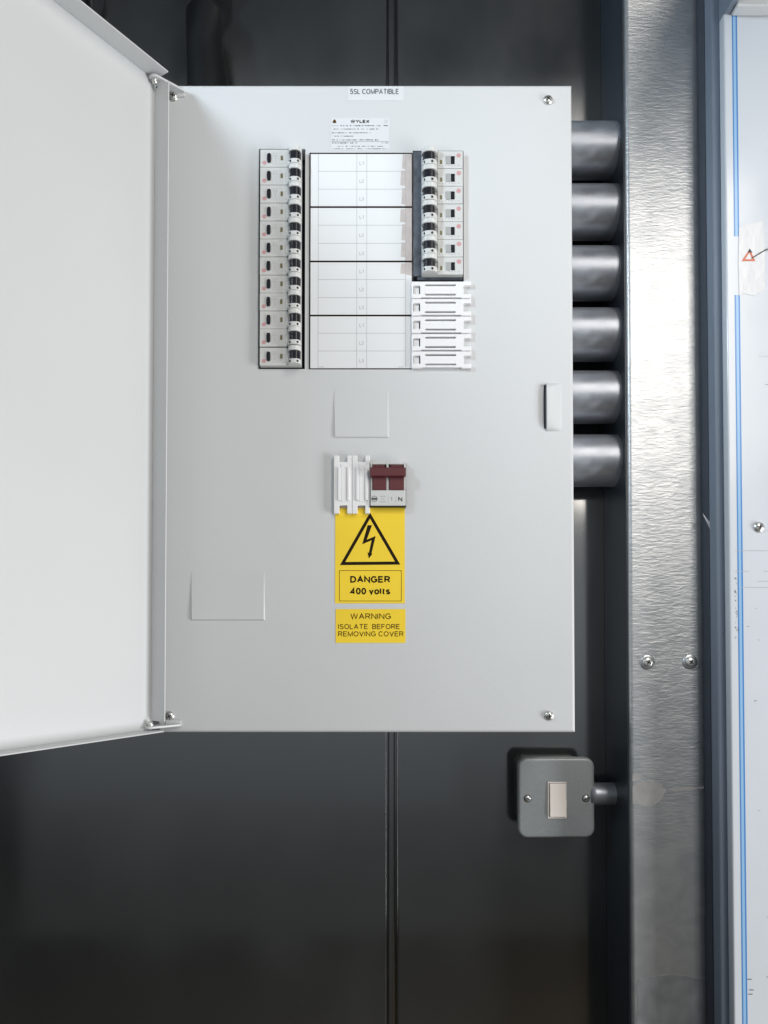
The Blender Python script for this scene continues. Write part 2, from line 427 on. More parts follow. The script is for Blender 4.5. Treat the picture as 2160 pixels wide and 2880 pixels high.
# ---- circuit breakers, left row
PP = 50.4
def nose(mb, xa, xb, z0, z1, yb, h, m, k=1.0, bev=0.0003):
    xc, a = (xa+xb)/2, (xb-xa)/2*k
    pts = [(xc + a*math.copysign(abs(math.cos(t))**0.75, math.cos(t)), yb - h*k*abs(math.sin(t))**0.75) for t in [math.pi*i/16 for i in range(17)]]
    mb.vprism(pts, z0, z1, m, bev)
YF = YC - 0.005
def left_breaker(py):
    zc = Z(py, YF); u = 0.358e-3 * 1.0        # one source pixel on this plane, in metres
    x = lambda px: X(px, YF, 740)
    b = MB()
    zt, zb = zc + 25.14*u, zc - 25.14*u
    # face with scalloped inner edge
    pts = [(x(731), zb), (x(808), zb), (x(811), zc-18*u)] + [(x(811)+4.5*u*math.sin(t), zc-18*u+36*u*t/math.pi) for t in [math.pi*i/8 for i in range(1, 8)]] + [(x(811), zc+18*u), (x(808), zt), (x(731), zt)]
    b.prism(pts, YF, YC+0.003, 'plastic', 0.0002)
    b.box(x(809), x(847), YF+0.0012, YC+0.003, zb, zt, 'plastic', 0.0003)
    nose(b, x(811), x(848), zc+12.2*u, zt, YF+0.001, 0.0085, 'plastic')
    nose(b, x(811), x(848), zb, zc-12.2*u, YF+0.001, 0.0085, 'plastic')
    # printed rating text, too small to read
    rr = random.Random(5)
    for k in range(5):
        xx = x(768 + k*4.4 if k < 3 else 768 + k*8.6)
        for q in range(5):
            if rr.random() < 0.75: b.box(xx, xx+1.6*u, YF-0.00008, YF+0.0002, zc+(-18+7.5*q)*u, zc+(-18+7.5*q+rr.uniform(2,5.5))*u, 'paleink')
    br = b.build('circuit_breaker', board)
    t = MB(); nose(t, x(813), x(847), zc-11.9*u, zc+11.9*u, YF+0.001, 0.0080, 'black', 0.92, 0.0003); t.build('toggle', br)
    t = MB(); t.prism([(x(756)+5.6*u*math.copysign(abs(math.cos(a))**0.6, math.cos(a)), zc+13.5*u*math.copysign(abs(math.sin(a))**0.5, math.sin(a))) for a in [2*math.pi*i/24 for i in range(24)]], YF-0.0012, YF+0.001, 'black', 0.0003); t.build('trip_button', br)
    t = MB(); t.box(x(788.5), x(795), YF-0.0002, YF+0.0004, zc-6*u, zc+7*u, 'amber'); t.build('indicator_window', br)
    t = MB(); t.disc(Vector((x(743), 0, zc-13*u)), 5.8*u, YF-0.00004, 'pink'); t.build('rating_mark', br)
    t = MB()
    for px in (818.5, 839.5):
        yh = YF+0.001 - 0.0085*abs(math.sin(math.acos((px-829.5)/18.5)))**0.75
        t.lathe((x(px), yh+0.0004, zc-19.5*u), [(3.1*u, 0), (3.1*u, 0.0012), (0, 0.0012)], 'recess', seg=12)
    t.build('terminal_hole', br)
    return br
first = left_breaker(445)
for i in range(1, 12):
    py = 445 + PP*i + (2.6 if i == 11 else 0) + (0.8 if i > 5 else 0)
    copy_tree(first, board, Z(py, YF) - Z(445, YF))

# ---- circuit breakers, right row
def right_breaker(py):
    zc = Z(py, YF); u = 0.358e-3
    x = lambda px: X(px, YF, 600)
    b = MB(); zt, zb = zc + 24.84*u, zc - 24.84*u
    b.box(x(1231), x(1302), YF, YC+0.003, zb, zt, 'plastic', 0.0002)
    b.box(x(1186), x(1232), YF+0.0012, YC+0.003, zb, zt, 'plastic', 0.0003)
    nose(b, x(1186), x(1230), zc+11.5*u, zt, YF+0.001, 0.0095, 'plastic')
    nose(b, x(1186), x(1230), zb, zc-11.5*u, YF+0.001, 0.0095, 'plastic')
    rr = random.Random(9)
    for q in range(7):
        xx = x(1234 + 9*q); b.box(xx, xx+rr.uniform(2,5)*u, YF-0.00008, YF+0.0002, zc-(17+rr.uniform(0,3))*u, zc-15.5*u, 'paleink')
    br = b.build('circuit_breaker', board)
    t = MB(); nose(t, x(1189), x(1225), zc-11.2*u, zc+11.2*u, YF+0.001, 0.0090, 'black', 0.94, 0.0003); t.build('toggle', br)
    t = MB(); t.box(x(1254), x(1268), YF-0.0006, YF+0.001, zc-13*u, zc+10*u, 'greyplastic', 0.0002)
    t.box(x(1268.2), x(1279), YF-0.0003, YF+0.001, zc-13*u, zc+10*u, 'black', 0.0002); t.build('trip_button', br)
    t = MB(); t.box(x(1238), x(1244), YF-0.0002, YF+0.0004, zc-13*u, zc-1*u, 'amber'); t.build('indicator_window', br)
    t = MB(); t.disc(Vector((x(1290.5), 0, zc+12*u)), 6.4*u, YF-0.00004, 'pink'); t.build('rating_mark', br)
    t = MB()
    for px in (1193.5, 1214.5):
        yh = YF+0.001 - 0.0095*abs(math.sin(math.acos((px-1208)/22)))**0.75
        t.lathe((x(px), yh+0.0004, zc-19.0*u), [(3.3*u, 0), (3.3*u, 0.0012), (0, 0.0012)], 'recess', seg=12)
    t.build('terminal_hole', br)
    return br
firstr = right_breaker(449)
for i in range(1, 7):
    copy_tree(firstr, board, Z(449 + 49.8*i, YF) - Z(449, YF))

# ---- horizontal blanking plates under the right row
YB = YC - 0.004
def hblank(py0, py1):
    b = MB()
    x = lambda px: X(px, YB, 910); z = lambda py: Z(py, YB)
    r = (x(1158), x(1325), z(py1), z(py0)); h = py1-py0
    na, nb = py0 + 0.26*h, py0 + 0.74*h
    holes = [(x(1162.5), x(1182), z(nb), z(na)), (x(1304), x(1330), z(nb), z(na)),
             (x(1196), x(1282), z(py0+0.27*h), z(py0+0.17*h)), (x(1196), x(1282), z(py0+0.83*h), z(py0+0.73*h)),
             (x(1184), x(1297), z(py1+1), z(py1-0.05*h))]
    b.plate(r, holes, YB, YC-0.0002, 'blank', 0.0004)
    o = b.build('blanking_plate', board)
    t = MB(); t.box(x(1165), x(1179), YC-0.0014, YC-0.0003, z(nb), z(na), 'blank', 0.0003); t.build('clip', o)
    return o
hb = hblank(791.5, 838.5)
for i in range(1, 5): copy_tree(hb, board, Z(791.5 + 49.1*i, YB) - Z(791.5, YB))

# ---- vertical blanking plates beside the main switch
def vblank(px0, px1):
    b = MB(); Y = YC-0.0055
    x = lambda px: X(px, Y, 1360); z = lambda py: Z(py, Y); wd = px1-px0
    a, c = px0+0.30*wd, px0+0.74*wd
    holes = [(x(a), x(c), z(1299), z(1270)), (x(a), x(c), z(1460), z(1421.5))]
    b.plate((x(px0), x(px1), z(1444), z(1281)), holes, Y, YC-0.0002, 'blank', 0.0005)
    # raised ribs
    for p in (px0+0.22*wd, px0+0.74*wd):
        b.box(x(p), x(p+0.15*wd), Y-0.0016, Y+0.001, z(1408), z(1315), 'blank', 0.0005)
    b.box(x(px0+0.41*wd), x(px0+0.70*wd), Y-0.0006, Y+0.001, z(1410), z(1306), 'blank', 0.0003)
    o = b.build('blanking_plate', board)
    return o
vblank(939, 989.5); vblank(990.5, 1040)

# ---- main switch
YM = YC - 0.008
def main_switch():
    x = lambda px: X(px, YM, 1360); z = lambda py: Z(py, YM)
    b = MB()
    b.box(x(1042), x(1141), YM, YC+0.003, z(1422), z(1378), 'plastic', 0.0005)
    for p0, p1, q0, q1, dy in ((1042, 1047, 1298, 1377.5, 0.0), (1086.5, 1093.5, 1298, 1377.5, 0.0), (1136, 1141, 1298, 1377.5, 0.0), (1047.2, 1086.3, 1298, 1305.8, 0.0003), (1093.7, 1135.8, 1298, 1305.8, 0.0003)):
        b.box(x(p0), x(p1), YM+dy, YC+0.003, z(q1), z(q0), 'plastic', 0.0003)
    o = b.build('main_switch', board)
    t = MB(); t.box(x(1038.5), x(1142), YM+0.0016, YC+0.0025, z(1425.5), z(1423), 'black'); t.box(x(1141.2), x(1142.2), YM+0.001, YC+0.0025, z(1424), z(1300), 'black'); t.build('base', o)
    t = MB()
    prof = lambda p0, p1, yo: t.box(x(p0), x(p1), YM-yo, YM+0.003, z(1378), z(1340), 'maroon', 0.0006)
    prof(1047.5, 1086, 0.0012); prof(1094, 1135.5, 0.0012)
    t.box(x(1040), x(1140.5), YM-0.0055, YM+0.002, Z(1339, YM-0.0055), Z(1314, YM-0.0055), 'maroon', 0.0008)
    t.box(x(1048), x(1082), YM-0.0016, YM+0.002, z(1316), z(1307), 'maroon', 0.0006)
    t.box(x(1098), x(1132), YM-0.0016, YM+0.002, z(1316), z(1307), 'maroon', 0.0006)
    t.build('handle', o)
    t = MB(); yt = YM-0.0001
    cx, cz = x(1053), z(1403); u = 0.357e-3
    ring = [(math.cos(2*math.pi*i/24), math.sin(2*math.pi*i/24)) for i in range(24)]
    for i in range(24):
        a, c = ring[i], ring[(i+1) % 24]
        t.face([(cx+8.6*u*a[0], yt, cz+8.6*u*a[1]), (cx+7.2*u*a[0], yt, cz+7.2*u*a[1]), (cx+7.2*u*c[0], yt, cz+7.2*u*c[1]), (cx+8.6*u*c[0], yt, cz+8.6*u*c[1])], 'greyink')
    t.box(cx-8.4*u, cx+8.4*u, yt-0.00005, yt+0.0002, cz-3.2*u, cz+3.2*u, 'greyink')
    for k, (p, q) in enumerate(((1069, 1084), (1072, 1081), (1069, 1084))):
        zz = z(1396 + 7.5*k); t.box(x(p), x(q), yt, yt+0.0002, zz-1.1*u, zz+1.1*u, 'paleink')
    t.text('1', x(1099.5), x(1102.5), z(1408), z(1398), yt, 'greyink')
    t.text('N', x(1120), x(1131.5), z(1410), z(1397.5), yt, 'ink', 0.2)
    for p in (1091.5, 1113): t.box(x(p), x(p+0.8), yt, yt+0.0002, z(1416), z(1394), 'paleink')
    t.build('lettering', o)
    return o
main_switch()

# ---- circuit chart
def chart():
    b = MB(); Y = YC-0.0007
    x = lambda px: X(px, Y, 735); z = lambda py: Z(py, Y)
    b.box(x(870), x(1160.5), Y, YC-0.0001, z(1038.5), z(430), 'card')
    u = 0.36e-3; y1 = Y-0.00006
    def ln(p0, q0, p1, q1, wpx, m, dy=0):
        if abs(p0-p1) < 0.01: b.box(x(p0)-wpx*u/2, x(p0)+wpx*u/2, y1-dy, Y+0.0002, z(q1), z(q0), m)
        else: b.box(x(p0), x(p1), y1-dy, Y+0.0002, z(q0)-wpx*u/2, z(q0)+wpx*u/2, m)
    ys = [431.5, 582.5, 735.5, 887.5, 1037]
    # tape residue along the right margin, torn at every cell
    b.prism([(x(1141), z(434)), (x(1159.5), z(434)), (x(1159), z(776)), (x(1141), z(772))], Y-0.00004, Y+0.0002, 'beige')
    for (q0, q1, p) in ((434, 476, 1131), (480, 523, 1126), (529, 576, 1129), (588, 626, 1125), (631, 677, 1129), (682, 724, 1127), (741, 771, 1126)):
        b.prism([(x(p+2), z(q0)), (x(1141), z(q0)), (x(1141), z(q1)), (x(p), z(q1-2))], Y-0.00004, Y+0.0002, 'beige')
    for k in range(4):
        t = ys[k]; h = (ys[k+1]-ys[k])/3
        for j in (1, 2): ln(895, t+h*j, 1140.5, t+h*j, 1.2, 'paleink')
        for j in range(3):
            cy = t + h*(j+0.55)
            b.text('L%d' % (j+1), x(1011), x(1023), z(cy+5), z(cy-5), y1, 'paleink')
    for p in (895, 1003.5, 1031.5, 1140.5): ln(p, 432, p, 1036, 1.2, 'paleink')
    for k in (1, 2, 3): ln(871, ys[k], 1160, ys[k], 5.0, 'ink', 0.00004)
    ln(871, 431.5, 1160, 431.5, 3.5, 'ink', 0.00004); ln(871, 1037, 1160, 1037, 2.6, 'ink', 0.00004)
    ln(871.5, 430, 871.5, 1038, 3.5, 'ink', 0.00006); ln(1159.5, 430, 1159.5, 1038, 2.6, 'ink', 0.00006)
    for p in (897, 1120): 
        for q in range(5): b.box(x(p+3.2*q), x(p+3.2*q+2.3), y1, Y+0.0002, z(1033), z(1031), 'paleink')
    b.build('circuit_chart', board)
chart()

# ---- rating label and small sticker
def labels():
    b = MB(); Y = YC-0.00025; yt = Y-0.00006; u = 0.36e-3
    x = lambda px: X(px, Y, 260); z = lambda py: Z(py, Y)
    b.box(x(979), x(1136), Y, YC-0.00005, z(283), z(243), 'foil')
    b.text('5SL COMPATIBLE', x(984.5), x(1122.5), z(265), z(250), yt, 'greyink', 0.165)
    b.build('compatibility_label', board)
    b = MB(); x = lambda px: X(px, Y, 380)
    b.box(x(932), x(1096), Y, YC-0.00005, z(422), z(332), 'foil')
    b.text('WYLEX', x(986), x(1039), z(346), z(337), yt, 'ink', 0.26)
    b.prism([(x(935), z(346)), (x(946), z(346)), (x(944.5), z(339)), (x(940.5), z(335)), (x(937), z(339))], yt, Y+0.0001, 'brownink')
    b.text('2', x(1080), x(1090), z(346), z(337), yt, 'paleink')
    rr = random.Random(3)
    rows = [(934, 1072, 353.5, 3.2), (934, 1068, 363, 3.2), (934, 1045, 373.5, 3.0), (934, 994, 383, 3.0), (934, 1064, 393.5, 3.4), (934, 1004, 402, 3.6), (1070, 1093, 402, 3.6), (950, 1076, 411.5, 2.4), (934, 1094, 418.5, 2.4)]
    for p0, p1, q, hgt in rows:
        p = p0
        while p < p1:
            wd = rr.uniform(2.0, 4.2)
            if rr.random() < 0.86: b.box(x(p), x(min(p+wd, p1)), yt, Y+0.0001, z(q)-hgt*u/2*rr.uniform(0.6, 1.1), z(q)+hgt*u/2*rr.uniform(0.6, 1.1), 'greyink' if rr.random() < 0.55 else 'paleink')
            p += wd + rr.uniform(0.5, 1.3)
    b.box(x(1079), x(1091), yt, Y+0.0001, z(354.5), z(352), 'greyink')
    b.box(x(932), x(1095), yt, Y+0.0001, z(398.6), z(397.8), 'greyink')
    b.build('rating_label', board)
labels()

# ---- yellow warning stickers
def stickers():
    Y = YC-0.0003; yt = Y-0.00006
    z = lambda py: Z(py, Y)
    x = lambda px: X(px, Y, 1560)
    b = MB(); b.box(x(942.5), x(1138.5), Y, YC-0.00005, z(1697), z(1429), 'yellow')
    o = b.build('danger_sticker', board)
    t = MB()
    A, B, C = (1040.5, 1441), (956, 1589.5), (1126, 1588)
    def inset(k):
        cx, cy = (A[0]+B[0]+C[0])/3, (A[1]+B[1]+C[1])/3
        return [(cx+(p[0]-cx)*k, cy+(p[1]-cy)*k) for p in (A, B, C)]
    o3, i3 = inset(1.0), inset(0.82)
    for i in range(3):
        j = (i+1) % 3
        t.face([(x(p[0]), yt, z(p[1])) for p in (o3[i], o3[j], i3[j], i3[i])], 'ink')
    bolt = [(1034, 1477), (1046.5, 1477), (1031.5, 1518), (1056.5, 1507.5), (1045, 1556), (1047.5, 1557.5), (1037.5, 1571), (1033.5, 1553.5), (1037.5, 1555), (1045, 1519.5), (1018.5, 1531)]
    t.face([(x(p), yt, z(q)) for p, q in bolt], 'ink')
    t.build('lightning_symbol', o)
    t = MB()
    def frame(p0, p1, q0, q1, wd):
        for r in ((p0, p1, q0, q0+wd), (p0, p1, q1-wd, q1), (p0, p0+wd, q0+wd, q1-wd), (p1-wd, p1, q0+wd, q1-wd)):
            t.face([(x(r[0]), yt, z(r[2])), (x(r[1]), yt, z(r[2])), (x(r[1]), yt, z(r[3])), (x(r[0]), yt, z(r[3]))], 'brownink')
    frame(954, 1129.5, 1604, 1691, 1.5)
    t.text('DANGER', x(985), x(1097.5), z(1639), z(1620), yt, 'ink', 0.225)
    t.text('400 volts', x(985), x(1097.5), z(1672), z(1653), yt, 'ink', 0.225)
    t.build('lettering', o)
    x = lambda px: X(px, Y, 1760)
    b = MB(); b.box(x(944), x(1140.5), Y, YC-0.00005, z(1808), z(1713), 'yellow')
    o = b.build('warning_sticker', board)
    t = MB()
    t.text('WARNING', x(985.5), x(1099.5), z(1741.5), z(1725), yt, 'brownink', 0.155)
    t.text('ISOLATE  BEFORE', x(951), x(1125), z(1769.5), z(1755), yt, 'brownink', 0.155)
    t.text('REMOVING COVER', x(951), x(1135), z(1790), z(1775.5), yt, 'brownink', 0.155)
    t.build('lettering', o)
stickers()

# ---- knock-outs, pressed slightly proud on three sides
def knockout(px0, px1, py0, py1):
    x0, x1, z0, z1 = R(px0, py0, px1, py1, YC); h = 0.0017; s = 0.0013
    b = MB(); f = YC-0.00005
    a = [(x0, f, z0), (x1, f, z0), (x1, f, z1), (x0, f, z1)]
    c = [(x0+s, f-h, z0+s*0.8), (x1-s, f-h, z0+s*0.8), (x1-s, f-0.00015, z1), (x0+s, f-0.00015, z1)]
    b.face(c, 'powder')
    for i in range(4):
        j = (i+1) % 4; b.face([a[i], a[j], c[j], c[i]], 'powder')
    b.build('knockout', board)
knockout(939, 1094, 1100, 1232); knockout(537, 746, 1610, 1745)

# ---- pressed catch for the door lock
def catch():
    b = MB(); bm = b.bm; u = 0.36e-3
    xs0, zc = X(1536, YC, 1145), Z(1145.5, YC); hh = 68*u; wd = 46*u
    n, k = 14, 30; V = {}
    b.mi('powder'); b.mi('recess')
    for i in range(n+1):
        for j in range(k+1):
            s, t = i/n, -1+2*j/k
            e = max(0.0, 1-abs(t)**5) ** 0.5
            hgt = 0.0042 * (1-s**2.2) * e
            V[i, j] = bm.verts.new((xs0 + wd*s, YC-0.0001-hgt, zc + hh*t))
    for i in range(n):
        for j in range(k):
            f = bm.faces.new((V[i,j], V[i+1,j], V[i+1,j+1], V[i,j+1])); f.smooth = True
    # the hollow beside it, dished into the cover, and the dark mouth under the bulge
    W2 = {}
    xa, xb = CATCH[0]-0.0003, CATCH[1]
    za, zb = CATCH[2], CATCH[3]
    for i in range(9):
        for j in range(k+1):
            s, t = i/8, -1+2*j/k
            e = max(0.0, 1-abs(t)**4) ** 0.6
            dpt = 0.0024 * (s**1.5) * e
            W2[i, j] = bm.verts.new((xa + (xb-xa)*0.74*s, YC+0.0001+dpt, (za+zb)/2 + (zb-za)/2*1.0*t))
    for i in range(8):
        for j in range(k):
            f = bm.faces.new((W2[i,j], W2[i+1,j], W2[i+1,j+1], W2[i,j+1])); f.smooth = True
    b.box(xa + (xb-xa)*0.70, xb+0.002, YC+0.0026, YC+0.0032, za, zb, 'recess')
    b.build('door_catch', board)
catch()

# ---- cover screws
def pan_screw(px, py, Y, name, parent, r=5.0e-3, slot=True, ang=20, m='screw'):
    c = P(px, py, Y); b = MB()
    b.lathe((c.x, Y+0.0002, c.z), [(r, 0), (r, 0.0006), (r*0.94, 0.0014), (r*0.78, 0.0023), (r*0.5, 0.0030), (r*0.24, 0.0033), (0, 0.0034)], m)
    q = Matrix.Rotation(math.radians(ang), 4, 'Y')
    for L_, W_ in ((r*0.52, r*0.10), (r*0.10, r*0.52)) if slot else ((r*0.86, r*0.11),):
        pts = [q @ Vector((sx*L_, 0, sz*W_)) for sx, sz in ((-1,-1), (1,-1), (1,1), (-1,1))]
        d = 0.0038
        b.prism([(c.x+p.x, c.z+p.z) for p in pts], Y-d+0.0006, Y-d+0.0002, 'recess')
    return b.build(name, parent)
for k, (px, py) in enumerate(((488, 273), (1541, 282), (478, 2014), (1544, 2013))):
    pan_screw(px, py, YC, 'cover_screw', board, ang=15+25*k)

# ---- the open door
YD = YC - 0.012
HC = Vector((X(429, YD, 1200), YD, 0))          # inside corner of door sheet and hinge flange
OP = math.radians(122.5)
U = Vector((math.cos(OP), -math.sin(OP), 0)); N = Vector((math.sin(OP), math.cos(OP), 0))
N = Vector((-U.y, U.x, 0))                      # towards the inside of the door
DW = BX1 - BX0 + 0.004; FL = 0.0200; TK = 0.0014
DZ0, DZ1 = Z(2051, YD), Z(226, YD)
def dbox(mb, u0, u1, n0, n1, z0, z1, m, bev=0.0):
    b = bmesh.new()
    bmesh.ops.create_cube(b, size=1.0, matrix=Matrix.Translation(((u0+u1)/2, (n0+n1)/2, (z0+z1)/2)) @ Matrix.Diagonal((u1-u0, n1-n0, z1-z0, 1)))
    if bev: bmesh.ops.bevel(b, geom=b.edges[:], offset=bev, segments=2, profile=0.5, affect='EDGES')
    for v in b.verts: v.co = HC + U*v.co.x + N*v.co.y + Vector((0, 0, v.co.z))
    bmesh.ops.recalc_face_normals(b, faces=b.faces[:])
    mb.add(b, m)
b = MB()
dbox(b, -TK, DW, -TK, 0, DZ0-TK, DZ1+TK, 'powder', 0.0005)                # sheet
dbox(b, 0.0, DW-TK, 0.0001, FL, DZ1+0.0001, DZ1+TK, 'powder', 0.0005)      # top flange
dbox(b, 0.0, DW-TK, 0.0001, FL, DZ0-TK, DZ0-0.0001, 'powder', 0.0005)      # bottom flange
dbox(b, -TK, -0.0001, 0.0001, FL, DZ0+0.0085, DZ1-0.0085, 'powder', 0.0005)        # hinge flange, notched for the brackets
dbox(b, DW-TK+0.0001, DW, 0.0001, FL, DZ0-TK, DZ1+TK, 'powder', 0.0005)    # closing flange
door = b.build('door', board)

# ---- hinge brackets with their pins
def bracket(zp, up):
    b = MB(); c = HC + U*0.005 + N*0.006
    pts = []
    e = Vector((X(515, YC, 1200), YC, 0))
    r = 0.0055
    a0 = math.atan2(-(e.y-c.y), -(e.x-c.x))
    for i in range(9):
        t = a0 - math.pi/2 + math.pi*i/8
        pts.append((c.x + r*math.cos(t), c.y + r*math.sin(t)))
    pts = [(BX0+0.002, YC-0.0001)] + pts[:] + [(e.x, YC-0.0035), (e.x, YC-0.0001)]
    hull = bmesh.new()
    vs = [hull.verts.new((p[0], p[1], 0)) for p in pts]
    res = bmesh.ops.convex_hull(hull, input=vs)
    outer = [v.co.copy() for v in hull.verts]
    hull.free()
    cx = sum(v.x for v in outer)/len(outer); cy = sum(v.y for v in outer)/len(outer)
    outer.sort(key=lambda v: math.atan2(v.y-cy, v.x-cx))
    b.vprism([(v.x, v.y) for v in outer], zp, zp+0.0022, 'powder', 0.0004)
    b.box(X(472, YC, 1200), e.x, YC-0.0016, YC-0.0001, zp-0.004 if up else zp+0.002, zp+0.002 if up else zp+0.006, 'powder', 0.0004)
    o = b.build('hinge_bracket', board)
    t = MB(); z0 = zp-0.0048 if up else zp+0.0023
    t.lathe((c.x, c.y, z0 if not up else zp-0.0001), [(0.0028, 0), (0.0028, 0.0018), (0.0022, 0.0040), (0.0010, 0.0048), (0, 0.0050)], 'screw', axis=(0,0,1) if not up else (0,0,-1), seg=16)
    t.build('hinge_pin', o)
bracket(DZ1-0.0048, True); bracket(DZ0+0.0018, False)

# ------------------------------------------------------------------ conduits into the steel post
order = ['topmost of the six wide grey conduits between board and steel post',
         'second from the top of the six wide grey conduits right of the board',
         'third from the top of the six wide grey conduits right of the board',
         'fourth from the top of the six wide grey conduits, just above the cover catch',
         'fifth from the top of the six wide grey conduits, level with the cover catch',
         'lowest of the six wide grey conduits between board and steel post']
YP = -0.042
for k, py in enumerate((425, 598, 770, 942, 1118, 1296)):
    c = P(1690, py, YP); b = MB()
    xs = [BX1-0.012 + i*0.008 for i in range(15)]
    b.tube([(x, YP, c.z) for x in xs], 0.0292, 'conduit', 40)
    tag(b.build('conduit'), order[k], 'conduit', 'wide conduits between the board and the steel post')

# ------------------------------------------------------------------ steel post
YK = -0.085
KX0, KX1 = X(1768, YK), X(1990, YK)
COLZ0 = -0.42    # in object space of the post front, set from its own centre below
prof = []
r = 0.012; T = 0.0025
r2 = 0.004
q8 = [math.pi/2*i/8 for i in range(9)]
out_ = [(KX0, -0.001)] + [(KX0+r2 - r2*math.cos(t), YK+r2 - r2*math.sin(t)) for t in q8] + [(KX1-r + r*math.sin(t), YK+r - r*math.cos(t)) for t in q8] + [(KX1, -0.001)]
inn = [(KX1-T, -0.001)] + [(KX1-r + (r-T)*math.sin(t), YK+r - (r-T)*math.cos(t)) for t in q8[::-1]] + [(KX0+r2 - (r2-T)*math.cos(t), YK+r2 - (r2-T)*math.sin(t)) for t in q8[::-1]] + [(KX0+T, -0.001)]
COLZ0 = Z(2330, YK) - (0.352+3.3)/2
M['post'] = column_material()
b = MB(); b.vprism(out_+inn, 0.352, 3.3, 'post')
post = b.build('steel_post')
tag(post, 'upright galvanised steel post with a wrinkled brushed face right of the board', 'steel post')
for f in post.data.polygons: f.use_smooth = False
M['sidepaint'] = mat('navy_grey_satin_paint', (0.030, 0.040, 0.052), 0.34, var=((14,14,6), 0.1))
b = MB(); b.box(KX0-0.0014, KX0-0.0001, YK+0.0045, -0.0006, 0.352, 3.299, 'sidepaint', 0.0003); b.build('side_web', post)
def washer_screw(px, py, ang):
    c = P(px, py, YK); b = MB()
    b.lathe((c.x, YK+0.0001, c.z), [(0.0078, 0), (0.0078, 0.0009), (0.0072, 0.0012), (0.0056, 0.0012)], 'washer')
    b.lathe((c.x, YK-0.0008, c.z), [(0.0056, 0), (0.0056, 0.0020), (0.0050, 0.0030), (0.0028, 0.0034), (0, 0.0034)], 'screw')
    q = Matrix.Rotation(math.radians(ang), 4, 'Y')
    for L_, W_ in ((0.0026, 0.0006), (0.0006, 0.0026)):
        pts = [q @ Vector((sx*L_, 0, sz*W_)) for sx, sz in ((-1,-1), (1,-1), (1,1), (-1,1))]
        b.prism([(c.x+p.x, c.z+p.z) for p in pts], YK-0.0043, YK-0.0046, 'recess')
    b.build('screw', post)
washer_screw(1820, 1862, 25); washer_screw(1940, 1862, 40)
M['smear'] = mat('pale_paint_smear', (0.36, 0.35, 0.345), 0.55, var=((90,90,90), 0.12))
def blob(mb, pts, Y, m): mb.prism([(X(p, Y, q), Z(q, Y)) for p, q in pts], Y-0.0002, Y+0.0002, m)
b = MB()
blob(b, [(1779, 2212), (1792, 2200), (1822, 2199), (1846, 2198), (1860, 2204), (1866, 2216), (1874, 2222), (1868, 2232), (1864, 2244), (1852, 2256), (1838, 2266), (1812, 2267), (1794, 2262), (1779, 2260)], YK, 'smear'); b.build('paint_smear', post)
b = MB()
blob(b, [(1779, 2178), (1794, 2174), (1806, 2184), (1803, 2190), (1786, 2196), (1779, 2198)], YK, 'smear'); b.build('paint_smear', post)
b = MB()
M['stainlight'] = mat('light_zinc_bloom', (0.36, 0.375, 0.395), 0.45, metal=0.6, var=((60,60,60), 0.12))
def jag(pts, amp=2.5, sub=5):
    rr = random.Random(len(pts)*7 + int(pts[0][1])); out = []
    for k in range(len(pts)):
        a, c = pts[k], pts[(k+1) % len(pts)]
        for i in range(sub):
            t = i/sub; out.append((a[0]+(c[0]-a[0])*t + rr.uniform(-amp, amp), a[1]+(c[1]-a[1])*t + rr.uniform(-amp, amp)))
    return out
blob(b, jag([(1878, 2218), (1905, 2216), (1950, 2214), (1980, 2212), (1981, 2218), (1940, 2222), (1890, 2226)], 1.2), YK, 'smear')
b.build('paint_smear', post)
b = MB(); blob(b, jag([(1792, 2756), (1850, 2744), (1920, 2742), (1975, 2756), (1978, 2900), (1792, 2900)], 3), YK, 'stainlight'); b.build('stain', post)

# ------------------------------------------------------------------ light switch
YS = -0.040
sx0, sx1, sz0, sz1 = R(1457, 2131, 1673, 2357, YS)
sw = thing('light_switch', ((sx0+sx1)/2, 0, sz0), 'square grey metal light switch with a cream rocker under the board', 'light switch')
def rrect(x0, x1, z0, z1, r, n=7):
    p = []
    for cx, cz, a in ((x1-r, z1-r, 0), (x0+r, z1-r, 90), (x0+r, z0+r, 180), (x1-r, z0+r, 270)):
        p += [(cx + r*math.cos(math.radians(a+90*i/n)), cz + r*math.sin(math.radians(a+90*i/n))) for i in range(n+1)]
    return p
b = MB(); b.prism(rrect(sx0+0.0075, sx1-0.0075, sz0+0.0075, sz1-0.0075, 0.007), -0.0005, YS+0.0075, 'hammer', 0.0008); b.build('back_box', sw)
b = MB()
bb = bmesh.new(); f = bb.faces.new([bb.verts.new((x, YS, z)) for x, z in rrect(sx0, sx1, sz0, sz1, 0.0105, 9)])
rr_ = bmesh.ops.extrude_face_region(bb, geom=[f])
bmesh.ops.translate(bb, verts=[v for v in rr_['geom'] if isinstance(v, bmesh.types.BMVert)], vec=(0, 0.007, 0))
bmesh.ops.recalc_face_normals(bb, faces=bb.faces[:])
bmesh.ops.bevel(bb, geom=[e for e in bb.edges if abs(e.verts[0].co.y-YS) < 1e-6 and abs(e.verts[1].co.y-YS) < 1e-6], offset=0.0034, segments=5, profile=0.5, affect='EDGES')
b.add(bb, 'hammer', True); plate_ = b.build('face_plate', sw)
